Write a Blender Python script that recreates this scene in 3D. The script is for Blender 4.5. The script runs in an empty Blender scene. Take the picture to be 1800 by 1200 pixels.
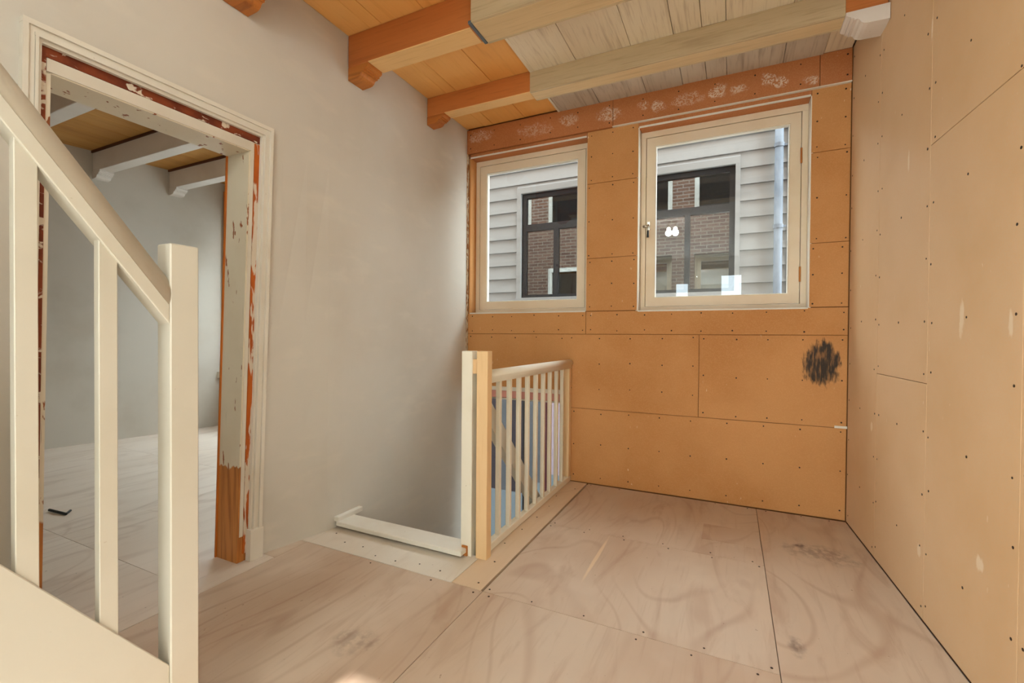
import bpy, bmesh, math, random
from mathutils import Matrix, Vector
random.seed(7)
S = bpy.context.scene
COL = S.collection
R = math.radians

# ------------------------------------------------------------------ camera
cam_d = bpy.data.cameras.new('camera')
cam = bpy.data.objects.new('camera', cam_d)
COL.objects.link(cam)
cam_d.sensor_width = 36.0
cam_d.lens = 805.18 / 1800 * 36
cam_d.clip_start = 0.02
cam.matrix_world = (Matrix.Translation((0, 0, 1.15)) @ Matrix.Rotation(R(25.536), 4, 'Z')
                    @ Matrix.Rotation(R(90 - .632), 4, 'X') @ Matrix.Rotation(R(.41), 4, 'Z'))
S.camera = cam

# ------------------------------------------------------------------ world, sun, window light, exposure
W = bpy.data.worlds.new('overcast_sky')
S.world = W
W.use_nodes = True
bg = W.node_tree.nodes['Background']
bg.inputs[0].default_value = (.80, .94, 1.0, 1)
bg.inputs[1].default_value = 9.6

def light(name, typ, loc, rot, energy, color, **kw):
    d = bpy.data.lights.new(name, typ)
    d.energy = energy
    d.color = color
    for k, v in kw.items():
        setattr(d, k, v)
    o = bpy.data.objects.new(name, d)
    o.location = loc
    o.rotation_euler = rot
    COL.objects.link(o)
    return o

# low sun behind the house, shining through the rear windows onto the floor
light('sun', 'SUN', (0, -8, 6), (R(90 - 24.62), 0, R(-.2)), 26.0, (.92, .97, 1), angle=R(.6))
# daylight through the two rear windows, plus added fill in an invented side opening
DAY = (.70, .90, 1.0)
light('rear_window_daylight', 'AREA', (-1.07, -4.25, 1.45), (R(90), 0, 0), 11, DAY, shape='RECTANGLE', size=.5, size_y=2.0)
light('rear_window_daylight', 'AREA', (0.0, -4.25, 1.55), (R(90), 0, 0), 14, DAY, shape='RECTANGLE', size=.6, size_y=2.1)
light('added_side_fill', 'AREA', (-2.5, -2.6, 1.25), (R(90), 0, R(-90)), 92, DAY, shape='RECTANGLE', size=2.0, size_y=2.3)
# daylight through the windows of the adjacent room
light('adjacent_window_daylight', 'AREA', (-4.9, 3.9, 1.7), (R(-90), 0, 0), 12, DAY, shape='RECTANGLE', size=1.3, size_y=1.8)
light('adjacent_window_daylight', 'AREA', (-3.0, 3.9, 1.8), (R(-90), 0, 0), 16, DAY, shape='RECTANGLE', size=1.0, size_y=1.6)
S.view_settings.view_transform = 'Standard'
S.view_settings.look = 'None'
S.view_settings.gamma = 1
S.view_settings.use_curve_mapping = False
S.view_settings.exposure = 0.14

# ------------------------------------------------------------------ material helpers
def srgb(r, g, b):
    f = lambda c: (c / 255 / 12.92) if c <= 10 else ((c / 255 + .055) / 1.055) ** 2.4
    return (f(r), f(g), f(b), 1)

class Mat:
    def __init__(s, name, base, rough=.7, metal=0, spec=.3):
        s.m = bpy.data.materials.new(name)
        s.m.use_nodes = True
        s.t = s.m.node_tree
        s.n = s.t.nodes
        s.l = s.t.links
        s.b = s.n['Principled BSDF']
        s.b.inputs['Roughness'].default_value = rough
        s.b.inputs['Metallic'].default_value = metal
        s.b.inputs['Specular IOR Level'].default_value = spec
        s.b.inputs['Base Color'].default_value = base
        s.cur = None
        s.base = base
        tc = s.n.new('ShaderNodeTexCoord')
        s.co = tc.outputs['Object']
        s.raw = s.co
        s.bump_in = None
    def rand_offset(s, amount=20):
        oi = s.n.new('ShaderNodeObjectInfo')
        m = s.n.new('ShaderNodeVectorMath'); m.operation = 'MULTIPLY_ADD'
        c = s.n.new('ShaderNodeCombineXYZ')
        for i in range(3):
            s.l.new(oi.outputs['Random'], c.inputs[i])
        s.l.new(c.outputs[0], m.inputs[0])
        m.inputs[1].default_value = (amount, amount * .7, amount * .3)
        s.l.new(s.co, m.inputs[2])
        s.co = m.outputs[0]
        return s
    def mapped(s, scale, co=None):
        m = s.n.new('ShaderNodeMapping')
        m.inputs['Scale'].default_value = scale
        s.l.new(co or s.co, m.inputs[0])
        return m.outputs[0]
    def noise(s, scale=(1, 1, 1), k=1, detail=4, dist=0, rough=.55):
        t = s.n.new('ShaderNodeTexNoise')
        t.inputs['Scale'].default_value = k
        t.inputs['Detail'].default_value = detail
        t.inputs['Distortion'].default_value = dist
        t.inputs['Roughness'].default_value = rough
        s.l.new(s.mapped(scale), t.inputs['Vector'])
        return t.outputs['Fac']
    def wave(s, scale, k, dist, detail=2, dscale=1, direction='X'):
        t = s.n.new('ShaderNodeTexWave')
        t.bands_direction = direction
        t.inputs['Scale'].default_value = k
        t.inputs['Distortion'].default_value = dist
        t.inputs['Detail'].default_value = detail
        t.inputs['Detail Scale'].default_value = dscale
        s.l.new(s.mapped(scale), t.inputs['Vector'])
        return t.outputs['Fac']
    def rng(s, val, a, b, lo=0, hi=1):
        r = s.n.new('ShaderNodeMapRange')
        r.interpolation_type = 'SMOOTHSTEP'
        s.l.new(val, r.inputs['Value'])
        for i, v in zip(('From Min', 'From Max', 'To Min', 'To Max'), (a, b, lo, hi)):
            r.inputs[i].default_value = v
        return r.outputs['Result']
    def math(s, op, a, b):
        m = s.n.new('ShaderNodeMath'); m.operation = op
        for i, v in enumerate((a, b)):
            if isinstance(v, (int, float)): m.inputs[i].default_value = v
            else: s.l.new(v, m.inputs[i])
        return m.outputs[0]
    def mix(s, fac, color):
        m = s.n.new('ShaderNodeMix'); m.data_type = 'RGBA'
        if isinstance(fac, (int, float)): m.inputs[0].default_value = fac
        else: s.l.new(fac, m.inputs[0])
        if s.cur: s.l.new(s.cur, m.inputs[6])
        else: m.inputs[6].default_value = s.base
        if isinstance(color, tuple): m.inputs[7].default_value = color
        else: s.l.new(color, m.inputs[7])
        s.cur = m.outputs[2]
        s.l.new(s.cur, s.b.inputs['Base Color'])
        return s
    def axis(s, i):
        x = s.n.new('ShaderNodeSeparateXYZ')
        s.l.new(s.raw, x.inputs[0])
        return x.outputs[i]
    def blob(s, c, r, nscale=(30, 30, 30), namt=.8, lo=1.0, hi=.45):
        """irregular spot: 1 inside, 0 outside"""
        a = s.n.new('ShaderNodeVectorMath'); a.operation = 'SUBTRACT'
        s.l.new(s.raw, a.inputs[0]); a.inputs[1].default_value = c
        b = s.n.new('ShaderNodeVectorMath'); b.operation = 'DIVIDE'
        s.l.new(a.outputs[0], b.inputs[0]); b.inputs[1].default_value = r
        l = s.n.new('ShaderNodeVectorMath'); l.operation = 'LENGTH'
        s.l.new(b.outputs[0], l.inputs[0])
        n = s.noise(nscale, 1, 3)
        v = s.math('ADD', l.outputs['Value'], s.math('MULTIPLY', s.math('SUBTRACT', n, .5), namt * 2))
        return s.rng(v, hi, lo, 1, 0)
    def bump(s, fac, strength=.2, dist=.005):
        b = s.n.new('ShaderNodeBump')
        b.inputs['Strength'].default_value = strength
        b.inputs['Distance'].default_value = dist
        s.l.new(fac, b.inputs['Height'])
        s.l.new(b.outputs[0], s.b.inputs['Normal'])
        return s

M = {}
def newmat(name, base, **kw):
    m = Mat(name, base, **kw)
    M[name] = m.m
    return m

# plastered walls
m = newmat('plaster', srgb(215, 207, 195), rough=.85)
m.mix(m.rng(m.noise((.9, .9, .9), 1, 5), .4, .75), srgb(206, 196, 182))
m.mix(m.math('MULTIPLY', m.rng(m.noise((3, 3, 9), 1, 6), .52, .75), .5), srgb(224, 214, 199))
m.bump(m.noise((14, 14, 14), 1, 6), .12, .006)
m = newmat('plaster_adjacent', srgb(206, 196, 182), rough=.85)
m.mix(m.rng(m.noise((1.5, 1.5, 1.5), 1, 5), .45, .75), srgb(196, 184, 168))
m.bump(m.noise((14, 14, 14), 1, 6), .1, .006)
m = newmat('plaster_white', srgb(226, 220, 210), rough=.85)
m.mix(m.rng(m.noise((1.5, 1.5, 1.5), 1, 5), .45, .75), srgb(215, 206, 193))
m.bump(m.noise((14, 14, 14), 1, 6), .1, .006)

# brown gypsum-fibre boards
def board_mat(name, a, b, specks):
    m = newmat(name, a, rough=.62, spec=.25)
    m.mix(m.rng(m.noise((1.1, 1.1, 1.1), 1, 5), .35, .7), b)
    m.mix(m.math('MULTIPLY', m.rng(m.noise((160, 160, 160), 1, 2), .4, .7), .18), srgb(225, 170, 115))
    s1 = m.rng(m.noise((45, 45, 16), 1, 2), .735, .78)
    m.mix(m.math('MULTIPLY', s1, m.math('MULTIPLY', m.rng(m.noise((2.2, 2.2, 2.2), 1, 2), .42, .62), specks)), srgb(232, 205, 172))
    return m
BA, BB = srgb(206, 147, 90), srgb(190, 128, 69)
board_mat('brown_board', BA, BB, .8)
m = board_mat('brown_board_upper', srgb(190, 120, 74), srgb(176, 106, 60), .5)
for c, r, k in (((-.86, 3.48, 2.845), (.10, .3, .06), .7), ((-.60, 3.48, 2.86), (.05, .3, .035), .6), ((-.50, 3.48, 2.83), (.05, .3, .05), .7), ((-.30, 3.48, 2.835), (.12, .3, .05), .45),
             ((-.10, 3.48, 2.85), (.06, .3, .05), .9), ((.02, 3.48, 2.835), (.06, .3, .035), .7), ((.20, 3.48, 2.865), (.05, .3, .04), .9), ((.27, 3.48, 2.83), (.055, .3, .04), .9), ((.45, 3.48, 2.805), (.05, .3, .035), .8),
             ((-1.18, 3.48, 2.87), (.10, .3, .05), .6), ((-1.48, 3.48, 2.84), (.16, .3, .06), .4), ((-1.98, 3.48, 2.885), (.13, .3, .06), .5)):
    m.mix(m.math('MULTIPLY', m.math('MULTIPLY', m.blob(c, r, (22, 22, 22), .8, 1.05, .6), m.rng(m.noise((34, 34, 34), 1, 5, 2.5), .44, .56)), k), srgb(226, 204, 182))
m = board_mat('brown_board_smudged', BA, BB, .8)
sm = m.blob((.528, 3.48, .995), (.105, .4, .155), (46, 46, 14), .55, 1.02, .72)
m.mix(m.math('MULTIPLY', sm, m.rng(m.noise((70, 70, 12), 1, 4), .3, .55, .55, .97)), srgb(46, 42, 38))
m = board_mat('tan_board', srgb(222, 186, 147), srgb(212, 172, 128), .8)
for c, r in (((.72, 2.14, 1.22), (.4, .02, .075)), ((.74, 1.86, 1.2), (.4, .015, .05)), ((.74, 2.0, .42), (.4, .03, .03)), ((.7, 2.45, .27), (.4, .025, .03)),
             ((.7, 2.41, 2.4), (.4, .008, .06)), ((.7, 2.62, 1.95), (.4, .012, .06)), ((.68, 3.05, .68), (.4, .02, .03))):
    m.mix(m.math('MULTIPLY', m.blob(c, r, (50, 50, 25), .7), .75), srgb(238, 216, 188))
newmat('dark_brown', srgb(92, 50, 26), rough=.7)
newmat('joint', srgb(128, 80, 44), rough=.9)
newmat('screw', srgb(58, 40, 26), rough=.5, metal=.3)

# plywood
def ply(name, light_c, dark_c, line_c):
    m = newmat(name, light_c, rough=.5, spec=.35)
    m.rand_offset(9)
    m.mix(m.rng(m.noise((1.6, .7, 1), 1, 4), .35, .7), dark_c)
    n0 = m.noise((1.5, .55, 1), 1, 1.2, .5)
    w = m.math('PINGPONG', m.math('MULTIPLY', n0, 14), .5)
    m.mix(m.math('MULTIPLY', m.math('MULTIPLY', m.rng(w, .36, .5), m.rng(m.noise((2, 1, 1), 1, 2), .4, .65)), .3), line_c)
    m.mix(m.math('MULTIPLY', m.rng(m.noise((7, 1.6, 1), 1, 4, 1.2), .5, .7), .3), line_c)
    m.mix(m.math('MULTIPLY', m.rng(m.noise((42, 2.5, 1), 1, 3), .55, .8), .22), line_c)
    m.mix(m.math('MULTIPLY', m.rng(m.noise((2.2, 2.2, 2.2), 1, 3), .55, .75), .35), srgb(226, 206, 184))
    m.mix(m.math('MULTIPLY', m.rng(m.noise((60, 38, 30), 1, 2), .74, .79), .55), srgb(120, 85, 58))
    return m
m = ply('plywood', srgb(206, 182, 159), srgb(192, 162, 137), srgb(150, 106, 78))
for c, r, k in (((.235, 1.995, 0), (.035, .07, .5), .55), ((.44, 2.92, 0), (.2, .13, .5), .4), ((-1.27, 1.30, 0), (.11, .08, .5), .3), ((.36, 2.98, 0), (.04, .04, .5), .7)):
    m.mix(m.math('MULTIPLY', m.math('MULTIPLY', m.blob(c, r, (14, 11, 11), .8, 1.1, .3), m.rng(m.noise((34, 26, 30), 1, 5), .32, .62)), k * 1.1), srgb(92, 68, 58))
m.mix(m.math('MULTIPLY', m.blob((-.62, 2.35, 0), (.012, .3, .5), (20, 6, 20), .3), .6), srgb(236, 208, 168))
ply('plywood_pale', srgb(226, 214, 198), srgb(218, 202, 183), srgb(202, 182, 160))
ply('plywood_strip', srgb(220, 192, 160), srgb(212, 180, 147), srgb(198, 160, 124))
ply('plywood_grey', srgb(228, 212, 196), srgb(218, 200, 182), srgb(176, 146, 124))

# ceiling wood
def timber(name, a, b, line, stretch, rough=.55, k=.6, fine=.3):
    m = newmat(name, a, rough=rough, spec=.35)
    m.rand_offset(11)
    m.mix(m.rng(m.noise(tuple(2.2 * x for x in stretch), 1, 4), .35, .7), b)
    m.mix(m.math('MULTIPLY', m.rng(m.noise(tuple(26 * x for x in stretch), 1, 4, .6), .52, .78), k), line)
    m.mix(m.math('MULTIPLY', m.rng(m.noise(tuple(90 * x for x in stretch), 1, 2), .5, .8), fine), line)
    return m
ALY, ALX, ALZ = (1, .06, 1), (.06, 1, 1), (1, 1, .06)
timber('orange_board', srgb(250, 190, 112), srgb(242, 172, 90), srgb(204, 126, 54), ALY, .38, .3, .15)
timber('orange_beam', srgb(206, 126, 66), srgb(182, 104, 52), srgb(120, 60, 30), ALX, .5, .3, .2)
timber('orange_corbel', srgb(200, 124, 56), srgb(178, 100, 42), srgb(112, 58, 26), ALX, .5, .5, .2)
timber('grey_board', srgb(240, 226, 200), srgb(230, 212, 184), srgb(168, 140, 108), ALY, .65, .5, .35)
timber('grey_board_weathered', srgb(208, 194, 176), srgb(184, 168, 150), srgb(128, 106, 86), ALY, .7, .6, .4)
timber('grey_beam', srgb(212, 190, 152), srgb(194, 170, 134), srgb(138, 110, 78), ALX, .65, .5, .35)
timber('adjacent_board', srgb(206, 152, 82), srgb(190, 132, 62), srgb(150, 96, 40), ALY, .5, .35, .2)
timber('pine', srgb(236, 200, 152), srgb(228, 188, 138), srgb(204, 152, 100), ALZ, .6, .35, .2)
timber('bare_wood', srgb(192, 122, 56), srgb(172, 100, 40), srgb(112, 64, 30), ALZ, .6, .6, .3)
timber('orange_wood', srgb(206, 116, 40), srgb(190, 98, 28), srgb(140, 70, 24), ALZ, .5, .4, .2)

# painted wood
def paint(name, a, b, rough=.42):
    m = newmat(name, a, rough=rough, spec=.4)
    m.mix(m.rng(m.noise((3, 3, 3), 1, 4), .4, .75), b)
    m.mix(m.math('MULTIPLY', m.rng(m.noise((50, 50, 50), 1, 2), .74, .79), .4), srgb(165, 140, 105))
    m.bump(m.noise((60, 60, 6), 1, 3), .05, .002)
    return m
paint('cream_paint', srgb(207, 198, 182), srgb(200, 190, 172))
paint('cream_paint_lighter', srgb(236, 226, 206), srgb(229, 217, 195))  # cream paint in a lighter copy; the stair copy is darkened against strong light
paint('white_paint', srgb(232, 224, 210), srgb(224, 213, 196), .5)
paint('window_paint', srgb(233, 213, 184), srgb(227, 204, 172))
paint('old_white', srgb(226, 216, 200), srgb(212, 200, 182), .55)
paint('beam_white', srgb(228, 216, 204), srgb(218, 204, 190), .55)
# worn paint on the door lining: bare wood below and chips
m = paint('worn_paint', srgb(226, 213, 190), srgb(220, 204, 178), .5)
ch = m.rng(m.noise((26, 26, 7), 1, 4), .635, .665)
m.mix(ch, srgb(150, 84, 40))
m.mix(m.math('MULTIPLY', m.rng(m.noise((70, 70, 3), 1, 3), .68, .75), .35), srgb(120, 95, 75))
zz = m.math('ADD', m.axis(2), m.math('MULTIPLY', m.noise((30, 30, 6), 1, 3), .08))
wood = m.n.new('ShaderNodeMix'); wood.data_type = 'RGBA'
m.l.new(m.rng(m.noise((40, 40, 2.5), 1, 4), .4, .7), wood.inputs[0])
wood.inputs[6].default_value = srgb(200, 130, 64); wood.inputs[7].default_value = srgb(160, 94, 42)
m.mix(m.rng(zz, .515, .525, 1, 0), wood.outputs[2])
# stripped edge of the door lining: brown-red wood with remains of white
m = newmat('stripped_edge', srgb(134, 62, 32), rough=.55)
m.mix(m.rng(m.noise((9, 9, 9), 1, 4), .4, .65), srgb(104, 44, 24))
m.mix(m.rng(m.noise((22, 13, 22), 1, 4, .6), .56, .61), srgb(222, 206, 186))
m = newmat('stripped_edge_orange', srgb(196, 100, 32), rough=.5)
m.mix(m.rng(m.noise((9, 9, 4), 1, 4), .4, .65), srgb(172, 82, 26))
m.mix(m.rng(m.noise((24, 24, 4.5), 1, 4, .6), .5, .55), srgb(222, 206, 186))

m = newmat('worn_bead', srgb(206, 182, 152), rough=.8)
m.mix(m.rng(m.noise((60, 60, 22), 1, 4), .48, .56), srgb(150, 92, 48))
m.mix(m.rng(m.noise((50, 50, 14), 1, 3), .60, .64), srgb(232, 222, 206))

# outside
m = newmat('clapboard_paint', srgb(142, 141, 138), rough=.6)
m.mix(m.rng(m.noise((1, 1, 6), 1, 3), .4, .7), srgb(134, 133, 130))
m = newmat('brick', srgb(140, 105, 86), rough=.9)
bt = m.n.new('ShaderNodeTexBrick')
bt.inputs['Scale'].default_value = 1
bt.inputs['Brick Width'].default_value = .21
bt.inputs['Row Height'].default_value = .065
bt.inputs['Mortar Size'].default_value = .008
bt.inputs['Color1'].default_value = srgb(150, 112, 92)
bt.inputs['Color2'].default_value = srgb(118, 84, 70)
bt.inputs['Mortar'].default_value = srgb(176, 162, 146)
mp = m.n.new('ShaderNodeMapping'); mp.inputs['Rotation'].default_value = (R(-90), 0, 0)
m.l.new(m.co, mp.inputs[0]); m.l.new(mp.outputs[0], bt.inputs['Vector'])
m.mix(1.0, bt.outputs['Color'])
newmat('black_paint', srgb(34, 35, 38), rough=.3)
newmat('dark_room', srgb(34, 31, 28), rough=.9)
m = newmat('zinc', srgb(112, 118, 126), rough=.55, metal=.0)
m.mix(m.rng(m.noise((8, 8, 3), 1, 4), .4, .7), srgb(88, 95, 104))
newmat('steel', srgb(205, 200, 190), rough=.2, metal=1)
newmat('black_plastic', srgb(20, 18, 18), rough=.4)
newmat('pink_paint', srgb(214, 148, 134), rough=.6)
newmat('slate_paint', srgb(92, 98, 104), rough=.5)
newmat('dark_paint', srgb(56, 52, 60), rough=.5)
newmat('maroon_paint', srgb(78, 34, 40), rough=.5)
newmat('lilac_paint', srgb(178, 164, 178), rough=.6)
newmat('blue_paint', srgb(126, 140, 148), rough=.6)
newmat('paving', srgb(140, 136, 130), rough=.9)
newmat('concrete', srgb(150, 140, 130), rough=.9)
newmat('mauve_plaster', srgb(178, 152, 138), rough=.9)

def glass_mat(name, tint, refl, fres=True):
    m = bpy.data.materials.new(name); m.use_nodes = True
    t = m.node_tree; t.nodes.clear()
    out = t.nodes.new('ShaderNodeOutputMaterial')
    mx = t.nodes.new('ShaderNodeMixShader')
    tr = t.nodes.new('ShaderNodeBsdfTransparent'); tr.inputs[0].default_value = tint
    gl = t.nodes.new('ShaderNodeBsdfGlossy'); gl.inputs['Roughness'].default_value = .0
    gl.inputs['Color'].default_value = (1, 1, 1, 1)
    if fres:
        lw = t.nodes.new('ShaderNodeLayerWeight')        # Schlick: r0 + (1 - r0) * facing^5
        pw = t.nodes.new('ShaderNodeMath'); pw.operation = 'POWER'; pw.inputs[1].default_value = 5
        ma = t.nodes.new('ShaderNodeMath'); ma.operation = 'MULTIPLY_ADD'; ma.inputs[1].default_value = 1 - refl; ma.inputs[2].default_value = refl
        t.links.new(lw.outputs['Facing'], pw.inputs[0]); t.links.new(pw.outputs[0], ma.inputs[0])
        t.links.new(ma.outputs[0], mx.inputs[0])
    else:
        mx.inputs[0].default_value = refl
    t.links.new(tr.outputs[0], mx.inputs[1]); t.links.new(gl.outputs[0], mx.inputs[2])
    t.links.new(mx.outputs[0], out.inputs[0])
    M[name] = m
glass_mat('clear_glass', (.98, .985, .985, 1), .03)
glass_mat('coated_glass', (.5, .52, .52, 1), .14, False)
em = newmat('bulb_glow', (1, 1, 1, 1))
em.b.inputs['Emission Color'].default_value = (1, .93, .82, 1)
em.b.inputs['Emission Strength'].default_value = 25

# ------------------------------------------------------------------ mesh helpers
def bm_box(bm, x0, x1, y0, y1, z0, z1, f=None):
    vs = [bm.verts.new((x, y, z)) for x in (x0, x1) for y in (y0, y1) for z in (z0, z1)]
    if f:
        for v in vs: v.co = f(v.co)
    for q in ((0, 1, 3, 2), (4, 6, 7, 5), (0, 4, 5, 1), (2, 3, 7, 6), (0, 2, 6, 4), (1, 5, 7, 3)):
        bm.faces.new([vs[i] for i in q])
    return vs

def bm_prism(bm, pts, axis, a, b):
    """extrude a 2-D outline along an axis (0 x: pts are (y,z), 1 y: (x,z), 2 z: (x,y))"""
    def mk(p, t):
        return {0: (t, p[0], p[1]), 1: (p[0], t, p[1]), 2: (p[0], p[1], t)}[axis]
    A = [bm.verts.new(mk(p, a)) for p in pts]
    B = [bm.verts.new(mk(p, b)) for p in pts]
    n = len(pts)
    bm.faces.new(A); bm.faces.new(B[::-1])
    for i in range(n):
        bm.faces.new((A[i], B[i], B[(i + 1) % n], A[(i + 1) % n]))

def bm_cyl(bm, p, q, r, n=12, r2=None):
    p, q = Vector(p), Vector(q)
    d = (q - p).normalized()
    u = d.orthogonal().normalized(); w = d.cross(u)
    r2 = r if r2 is None else r2
    A = [bm.verts.new(p + (u * math.cos(t) + w * math.sin(t)) * r) for t in [2 * math.pi * i / n for i in range(n)]]
    B = [bm.verts.new(q + (u * math.cos(t) + w * math.sin(t)) * r2) for t in [2 * math.pi * i / n for i in range(n)]]
    bm.faces.new(A[::-1]); bm.faces.new(B)
    for i in range(n):
        bm.faces.new((A[i], A[(i + 1) % n], B[(i + 1) % n], B[i]))

def finish(name, bm, mat, parent=None, bevel=0, smooth=False, seg=1):
    bmesh.ops.recalc_face_normals(bm, faces=bm.faces)
    if bevel:
        bmesh.ops.bevel(bm, geom=list(bm.edges), offset=bevel, segments=seg, affect='EDGES', clamp_overlap=True)
    me = bpy.data.meshes.new(name)
    bm.to_mesh(me); bm.free()
    me.materials.append(M[mat])
    if smooth:
        for p in me.polygons: p.use_smooth = True
    o = bpy.data.objects.new(name, me)
    COL.objects.link(o)
    if parent:
        o.parent = parent
        o.location = -root_loc(parent)
    return o

def root_loc(o):
    v = Vector((0, 0, 0))
    while o:
        v += Vector(o.location); o = o.parent
    return v

def box(name, x0, x1, y0, y1, z0, z1, mat, parent=None, bevel=.002, f=None):
    bm = bmesh.new(); bm_box(bm, x0, x1, y0, y1, z0, z1, f)
    return finish(name, bm, mat, parent, bevel)

def boxes(name, lst, mat, parent=None, bevel=0, f=None):
    bm = bmesh.new()
    for b in lst: bm_box(bm, *b, f)
    return finish(name, bm, mat, parent, bevel)

def prism(name, pts, axis, a, b, mat, parent=None, bevel=0, smooth=False):
    bm = bmesh.new(); bm_prism(bm, pts, axis, a, b)
    return finish(name, bm, mat, parent, bevel, smooth)

def thing(name, label, cat, loc, group=None):
    o = bpy.data.objects.new(name, None)
    o.empty_display_size = .1
    COL.objects.link(o); o.location = loc
    tag(o, label, cat, group)
    if 'beam' in name: o['kind'] = 'thing'
    return o

def tag(o, label, cat=None, group=None, kind=None):
    o['label'] = label
    if cat: o['category'] = cat
    if group: o['group'] = group
    if kind: o['kind'] = kind
    return o

def struct(o, label, cat):
    return tag(o, label, cat, kind='structure')

def cells(xs, zs, holes):
    """grid cells (a0,a1,b0,b1) that are not inside a hole"""
    out = []
    for i in range(len(xs) - 1):
        for j in range(len(zs) - 1):
            cx, cz = (xs[i] + xs[i + 1]) / 2, (zs[j] + zs[j + 1]) / 2
            if not any(h[0] < cx < h[1] and h[2] < cz < h[3] for h in holes):
                out.append((xs[i], xs[i + 1], zs[j], zs[j + 1]))
    return out

YB = 3.497                       # face of the rear boards
LY0, LY1 = -4.0, 3.75            # house depth
def RX(y): return .665 + .05 * (YB - y)          # right wall, slightly out of square
def LX(y, z):                                     # left wall leans out towards the floor near the door
    s = min(1, max(0, (2.0 - y) / .45))
    return -2.117 - .1 * s * min(1, max(0, 1 - z / 2.2))

W1 = (-2.09, -1.03, 1.352, 2.716)
W2 = (-.637, .452, 1.348, 2.712)
W3 = (-2.10, -1.20, -1.30, .625)     # window of the floor below, seen down the stairwell

# ------------------------------------------------------------------ floor
HOLE = (-2.15, -1.19, 2.07, 3.51)
fl = [(x0, x1, y0, y1, -.22, -.018) for (x0, x1, y0, y1) in cells([-2.2, HOLE[1], 1.1], [LY0, HOLE[2], 3.51], [HOLE])]
floor = struct(boxes('floor', fl, 'concrete'), 'plywood covered floor of the landing around the stair opening', 'floor')
def sheet(x0, x1, y0, y1, mat='plywood', z=0.0, slant=False, label=None):
    g = .0012
    bm = bmesh.new()
    vs = bm_box(bm, x0 + g, x1 - g, y0 + g, y1 - g, -.018, z)
    if slant:
        for v in vs:
            if v.co.x > .4: v.co.x = RX(v.co.y) - .003
    o = finish('plywood_sheet', bm, mat, floor, .0008)
    if label: o['label'] = label
    return o
sheet(-.997, .166, 2.633, 3.49); sheet(-.997, .166, 1.8, 2.633); sheet(.166, .7, 1.2, 3.49, slant=True)
sheet(-1.165, -1.006, 1.8, 3.49, 'plywood_strip', .002, label='narrow strip of newer plywood along the balustrade')
sheet(-2.19, -1.165, 1.8, 2.075, 'plywood_pale', .002, label='pale off-white plywood strip before the stair opening')
sheet(-2.115, -.997, .58, 1.8); sheet(-2.26, -2.115, 1.6, 1.8); sheet(-.997, .166, .58, 1.8); sheet(.166, .7, -1.2, 1.2, slant=True)
for a, b in ((-2.115, -.997), (-.997, .166)):
    sheet(a, b, -1.84, .58, 'plywood_pale'); sheet(a, b, -3.99, -1.84, 'plywood_pale')  # unseen floor made pale so its bounce light stays neutral
sheet(.166, .7, -3.99, -1.2, 'plywood_pale', slant=True)  # unseen right side, pale for the same bounce
p = box('plywood_patch', -.139, .162, 2.83, 3.065, 0, .0012, 'plywood', floor, .0005)
# dots: screws and nail heads in the floor
def dots(name, pts, nrm, r, mat, parent):
    bm = bmesh.new()
    for p_ in pts:
        p_ = Vector(p_); bm_cyl(bm, p_ - Vector(nrm) * .002, p_ + Vector(nrm) * .0012, r * random.uniform(.8, 1.15), 6)
    o = finish(name, bm, mat, parent); o['kind'] = 'stuff'
    return o
pts = []
for (x0, x1, y0, y1) in ((-.997, .166, 2.633, 3.49), (-.997, .166, 1.8, 2.633), (.166, .72, 1.2, 3.49), (-2.1, -.997, .58, 1.8), (-.997, .166, .58, 1.8)):
    for t in range(6):
        a = x0 + .04 + (x1 - x0 - .08) * (t / 5) + random.uniform(-.03, .03)
        for yy in (y0 + .025, y1 - .025):
            if random.random() < .75: pts.append((min(a, .7), yy + random.uniform(-.006, .006), 0))
for t in range(8): pts.append((-1.085 + random.uniform(-.05, .05), 1.85 + t * .21, .002))
for t in range(7): pts.append((-2.05 + t * .13, 1.83 + random.uniform(0, .12), .002))
dots('floor_screws', pts, (0, 0, 1), .0045, 'screw', floor)

# ------------------------------------------------------------------ left wall with the doorway
DY0, DY1, DZ = .705, 1.53, 2.132
ys = [LY0, -3.6, -1.6, DY0, DY1, 1.65, 1.8, 1.95, 2.05, HOLE[2], 3.51]
zs = [-2.7, -.22, 0, .6, 1.2, DZ, 2.2, 3.05]
bm = bmesh.new()
for (y0, y1, z0, z1) in cells(ys, zs, [(DY0, DY1, 0, DZ), (-3.6, -1.6, 0, 2.2), (LY0, HOLE[2], -2.7, 0)]):
    bm_box(bm, -.168, 0, y0, y1, z0, z1, lambda c: Vector((LX(c.y, c.z) + c.x, c.y, c.z)))
bmesh.ops.remove_doubles(bm, verts=bm.verts, dist=.0001)
wl = struct(finish('wall_left', bm, 'plaster'), 'beige plastered wall with the stripped doorway', 'wall')

def lbox(name, d0, d1, y0, y1, z0, z1, mat, parent, bevel=.0015):
    bm = bmesh.new()
    n = max(1, int((z1 - z0) / .3))
    for i in range(n):
        bm_box(bm, d0, d1, y0, y1, z0 + (z1 - z0) * i / n, z0 + (z1 - z0) * (i + 1) / n, lambda c: Vector((LX(c.y, c.z) + c.x, c.y, c.z)))
    bmesh.ops.remove_doubles(bm, verts=bm.verts, dist=.0001)
    return finish(name, bm, mat, parent, 0)

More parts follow.
